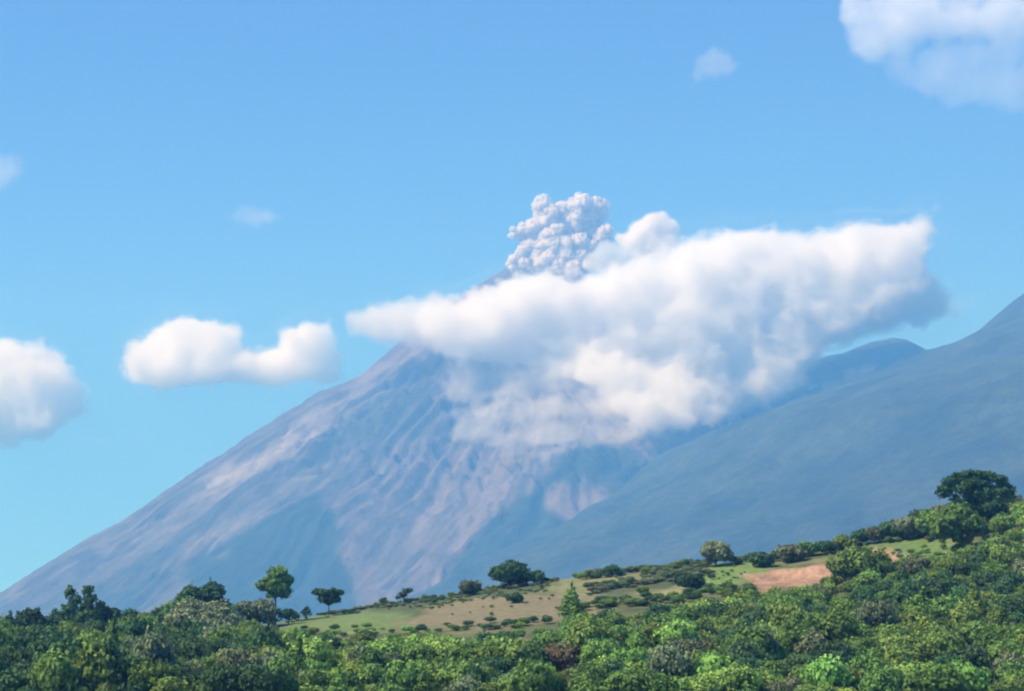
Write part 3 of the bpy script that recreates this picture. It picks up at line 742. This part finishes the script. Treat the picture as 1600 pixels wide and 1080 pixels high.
def vapour(o, m_vol, voxel, band):
    """a part of the cloud: a density grid filling the closed hull and fading in from its surface"""
    vd = bpy.data.volumes.new('vapour'); v = bpy.data.objects.new('vapour', vd); C.objects.link(v); v.parent = o
    vd.materials.append(m_vol); vd.render.step_size = voxel * 1.6
    md = v.modifiers.new('fill', 'MESH_TO_VOLUME'); md.object = o; md.density = 1; md.interior_band_width = band
    md.resolution_mode = 'VOXEL_SIZE'; md.voxel_size = voxel
def cloud(name, label, cat, blobs, voxel, mt, amp, scale, seed, billow=.5, parent=None, group=None, band=None):
    cs = np.array([b_[0] for b_ in blobs]); origin = cs.mean(0)
    pair = isinstance(mt, tuple)
    me = blob_mesh(name, blobs, voxel, mt[0] if pair else mt, amp, scale, seed, billow, origin)
    o = link(name, me); o.location = origin
    if pair: vapour(o, mt[1], voxel * .9, band or voxel * 5)
    if cat: tag(o, label, cat, group)
    return o
M_CLOUD = cloud_mat('cloud_droplets', .012, (.975, .975, .98), scale=.0085, erode=.95)
M_BANK = cloud_mat('cloud_bank_droplets', .013, (.955, .957, .972), scale=.0095, erode=1.0, stretch=(.8, 1, 1.1), patch=(.003, .75, 1.3))
M_TAIL = cloud_mat('cloud_tail', .008, (.95, .955, .97), scale=.0095, erode=.95, skin=.003)
M_VEIL = cloud_mat('smoke_veil', .012, (.86, .88, .91), scale=.014, erode=.5, skin=.004)
M_FAINT = cloud_mat('faint_cloud', .0009, scale=.005, erode=.95, skin=.001)
M_CORNER = cloud_mat('corner_cloud', .0042, (.97, .97, .975), scale=.005, erode=.95, skin=.002)
M_GREY = cloud_mat('grey_wisp', .0022, (.93, .91, .93), scale=.006, erode=.8, skin=.001)
M_THIN = cloud_mat('thin_cloud', .006, (.95, .95, .97), scale=.008, erode=.6, skin=.004)
M_MIST = cloud_mat('mist', .0048, (.975, .975, .985), scale=.011, erode=.95, skin=.002, patch=(.004, .2, 1.2))
M_SMOKE = cloud_mat('smoke', .03, (.95, .94, .94), scale=.014, erode=.4)

def px_blobs(lst, depth, flat=.9):
    k = depth / FPX
    return [(tuple(at(a, b, depth + dd)), (r_ * k, r_ * k * 1.2, r_ * k * flat)) for a, b, r_, dd in lst]

# left sunlit cumulus, cut by the picture edge
b1 = fill_poly([(-90, 560), (-40, 525), (20, 514), (65, 524), (92, 538), (120, 558), (136, 600), (146, 640), (122, 682), (60, 702), (0, 710), (-90, 708)], 46, 12, 34, 13900, 200, 5, grow=17)
cloud('cloud', 'bright white cumulus cut off by the left edge above the volcano foot', 'cloud', b1, 16, M_CLOUD, 24, 110, 1, band=130)
# second cumulus, two heads on a flat base
b2 = fill_poly([(182, 570), (196, 535), (240, 500), (290, 482), (340, 492), (390, 495), (392, 515), (370, 538), (430, 538), (436, 505), (480, 492), (520, 500), (528, 540), (540, 590), (530, 606), (440, 612), (350, 612), (250, 618), (200, 606)], 90, 9, 30, 13700, 190, 9, grow=17) + px_blobs([(a, 572 + 5 * math.sin(a), 36, 0) for a in range(340, 480, 14)] + [(215, 570, 36, 0), (515, 565, 44, 0), (500, 525, 38, 0), (530, 585, 30, 0), (298, 520, 44, 0), (350, 525, 38, 0)], 13700)
cloud('cloud', 'white two-headed cumulus with a flat grey base left of the volcano', 'cloud', b2, 15, M_CLOUD, 20, 100, 2, band=120)
# the bank over the summit
bank = [(640, 520), (650, 470), (670, 462), (690, 460), (700, 464), (760, 430), (830, 412), (900, 428), (950, 405), (1010, 385), (1060, 362), (1120, 350), (1185, 342), (1250, 352), (1330, 334), (1400, 338), (1468, 318), (1462, 372),
        (1450, 410), (1490, 450), (1500, 495), (1445, 520), (1370, 535), (1290, 560), (1270, 600), (1250, 630), (1180, 655), (1080, 682), (1000, 690), (940, 640), (860, 585), (790, 580), (710, 575), (670, 552)]
b3 = fill_poly(bank, 300, 9, 46, 11100, 170, 21, hug=160, grow=21)
cloud('cloud_bank', 'long white cloud bank draped over the volcano from the summit to the right', 'cloud', b3, 13, M_BANK, 32, 130, 3, .45, band=115)
b5 = fill_poly([(530, 485), (560, 474), (640, 462), (720, 450), (720, 530), (670, 552), (620, 545), (550, 532)], 60, 10, 34, 11300, 120, 23, grow=20)
cloud('cloud_tail', 'faint hazy tail of the cloud bank reaching left over the volcano shoulder', 'cloud', b5, 14, M_TAIL, 26, 120, 6, .3, band=100)
# ragged thin mist under it
mist = [(672, 600), (690, 520), (740, 500), (900, 500), (1000, 560), (1060, 600), (1080, 660), (1060, 700), (990, 718), (900, 722), (860, 730), (760, 728), (700, 712), (668, 640)]
b4 = fill_poly(mist, 90, 9, 30, 11000, 60, 33, hug=120, grow=11)
cloud('mist_patch', 'thin ragged mist hanging down the ash slope under the cloud bank', 'mist', b4, 13, M_MIST, 38, 110, 4, .3, band=90)
# faint clouds
for (poly, n, r0, r1, dep, mt, sd, lab) in [
    ([(1285, -40), (1290, 16), (1318, 74), (1345, 122), (1400, 112), (1450, 84), (1520, 76), (1560, 90), (1620, 80), (1700, -40)], 70, 10, 40, 14500, M_CORNER, 41, 'soft white cloud in the top right corner'),
    ([(1330, 80), (1480, 50), (1640, 30), (1640, 195), (1500, 190), (1400, 150)], 30, 20, 46, 15200, M_FAINT, 42, 'faint haze-like cloud under the top right corner cloud'),
    ([(1060, 140), (1085, 80), (1100, 66), (1130, 66), (1172, 92), (1165, 120), (1120, 130), (1090, 150)], 14, 9, 26, 14600, M_GREY, 43, 'small faint puff left of the top right corner cloud'),
    ([(-50, 230), (10, 222), (45, 245), (45, 280), (10, 310), (-50, 310)], 14, 10, 30, 14800, M_GREY, 44, 'faint grey puff at the upper left edge'),
    ([(345, 340), (370, 312), (430, 318), (440, 345), (410, 362), (360, 362)], 14, 10, 22, 14900, M_GREY, 45, 'barely visible wisp in the blue sky left of the ash plume'),
    ([(110, 700), (120, 680), (180, 676), (260, 672), (250, 686), (170, 700)], 10, 6, 12, 10700, M_FAINT, 46, 'grey wisp trailing below the two left clouds'),
    ([(1480, 440), (1560, 450), (1570, 490), (1500, 520), (1430, 515)], 12, 9, 24, 10900, M_FAINT, 47, 'thin wisp reaching from the cloud bank to the mountain flank'),
    ([(1250, 600), (1300, 575), (1370, 560), (1390, 580), (1330, 610), (1290, 635), (1240, 640)], 16, 6, 14, 10600, M_FAINT, 48, 'torn fringe of mist below the cloud bank beside the shoulder peak'),
    ([(1515, 525), (1530, 512), (1560, 516), (1555, 530), (1530, 535)], 6, 4, 9, 10300, M_THIN, 49, 'tiny white wisp clinging to the mountain edge')]:
    cloud('thin_cloud', lab, 'cloud', fill_poly(poly, n, r0, r1, dep, 90, sd, grow=14 if r1 > 17 else 6), 16 if r1 > 15 else 7, mt, 34 if r1 > 15 else 9, 130 if r1 > 15 else 40, sd, .3, band=130 if r1 > 17 else None)
# steam on the left flank
for (px, py, r_, lab) in ((434, 706, 9, 'small bright puff of steam on the pale rib of the left flank'), (342, 752, 16, 'low pinkish dust puff further down the left flank')):
    D = surface_depth(px, py, 11000)
    cloud('steam_puff', lab, 'steam', px_blobs([(px, py, r_, -60), (px + r_, py - r_ * .5, r_ * .7, -60), (px - r_, py + r_ * .5, r_ * .8, -60)], D), 7, M_THIN, 12, 50, 60 + px)

# ------------------------------------------------------------------ ash plume
M_ASH = cloud_mat('ash_plume', .14, (.86, .83, .815), scale=.034, erode=.42, skin=.35, rim=.9)
PY_ = 11850
plume = [(850, 322, 13, 0), (846, 334, 12, 30), (862, 334, 13, -20), (880, 330, 14, 20), (900, 326, 14, 0), (912, 318, 13, -20), (930, 324, 13, 10), (940, 334, 11, 20), (920, 338, 15, 30), (890, 345, 16, 30),
         (868, 348, 14, 10), (946, 318, 6, 0), (848, 312, 7, -10), (905, 309, 7, -10),
         (850, 352, 13, 0), (836, 356, 13, -20), (820, 360, 11, -20), (806, 364, 8, -30), (798, 369, 5, -30), (815, 372, 8, -10), (835, 374, 12, 0), (856, 372, 13, -60), (868, 362, 11, -70),
         (945, 362, 11, -20), (935, 374, 11, -10), (948, 378, 7, 0), (925, 356, 12, 40), (905, 362, 14, 40), (885, 372, 15, 30),
         (828, 386, 11, -40), (845, 388, 11, -50), (865, 386, 16, -70), (885, 382, 12, -80), (905, 380, 13, -50), (922, 388, 10, -30), (815, 396, 9, -40), (803, 406, 8, -40), (795, 413, 5, -40),
         (840, 400, 10, -60), (860, 402, 12, -90), (882, 402, 13, -90), (905, 402, 12, -70), (922, 404, 8, -50), (875, 415, 11, -110), (895, 418, 12, -110), (915, 418, 9, -100), (900, 430, 10, -140)]
pb = px_blobs(plume, PY_, .95)
plume = [(a, b, r_ * 1.22, dd) for a, b, r_, dd in plume]
plume += [(870, 360, 24, 40), (900, 352, 26, 50), (850, 385, 20, 10), (890, 385, 24, 20), (925, 365, 20, 50), (870, 405, 18, -60), (845, 412, 14, -80), (820, 412, 10, -60), (800, 420, 6, -50), (900, 410, 18, -60)]
pb = px_blobs(plume, PY_, .95)
k = PY_ / FPX; rp = random.Random(5)
for (a, b, r_, dd) in list(plume):
    for q in range(2 if r_ > 19 else 0):
        t = rp.uniform(0, 6.28); e = rp.uniform(.6, .95); s = r_ * rp.uniform(.25, .6)
        pb.append((tuple(at(a + r_ * e * math.cos(t) * .85, b - r_ * e * math.sin(t) * .85, PY_ + dd - rp.uniform(-.2, .9) * r_ * k)), (s * k, s * k, s * k)))
pl = cloud('ash_plume', 'billowing grey-white ash plume bursting from the summit crater', 'ash cloud', pb, 5, M_ASH, 10, 48, 70, .8, band=20)
pv = cloud('smoke_puff', 'pale round smoke puff drifting right behind the ash plume', 'smoke',
           px_blobs([(1018, 350, 25, 0), (1042, 354, 22, 10), (1000, 364, 24, 0), (985, 378, 22, 0), (1015, 378, 25, 0), (972, 372, 16, 20), (1032, 342, 17, 0), (1056, 360, 14, 0), (1000, 395, 22, 0), (1030, 385, 22, 0), (1048, 378, 16, 0)], 11700), 8, M_SMOKE, 14, 70, 72, .7)
pv2 = cloud('smoke_veil', 'thin blue-grey smoke between the ash plume and the cloud bank', 'smoke',
           px_blobs([(948, 392, 26, 0), (975, 400, 28, 0), (990, 385, 20, 0), (930, 410, 26, 0), (960, 415, 26, 0), (995, 405, 22, 0), (890, 425, 20, 0), (860, 424, 18, 0), (830, 420, 14, 0), (805, 420, 9, 0)], 11650), 9, M_VEIL, 12, 60, 74, .5)

# ------------------------------------------------------------------ haze
m, nt, N, L = mat('haze')
out = N('ShaderNodeOutputMaterial'); v = N('ShaderNodeVolumePrincipled')
v.inputs['Color'].default_value = (.13, .42, 1.0, 1); v.inputs['Absorption Color'].default_value = (1, 1, 1, 1)
v.inputs['Density'].default_value = 1.12e-4; v.inputs['Anisotropy'].default_value = 0
L(v.outputs[0], out.inputs['Volume']); m.cycles.homogeneous_volume = True
x0, x1, y0, y1, z0, z1 = -20050, 20050, -4050, 19050, -470, 3120
V = [(a, b, c) for a in (x0, x1) for b in (y0, y1) for c in (z0, z1)]
F = [(0, 1, 3, 2), (4, 6, 7, 5), (0, 4, 5, 1), (2, 3, 7, 6), (0, 2, 6, 4), (1, 5, 7, 3)]
tag(link('haze', mesh_from('haze', V, F, m, smooth=False)), 'blue air between the near hill and the volcano', kind='stuff')
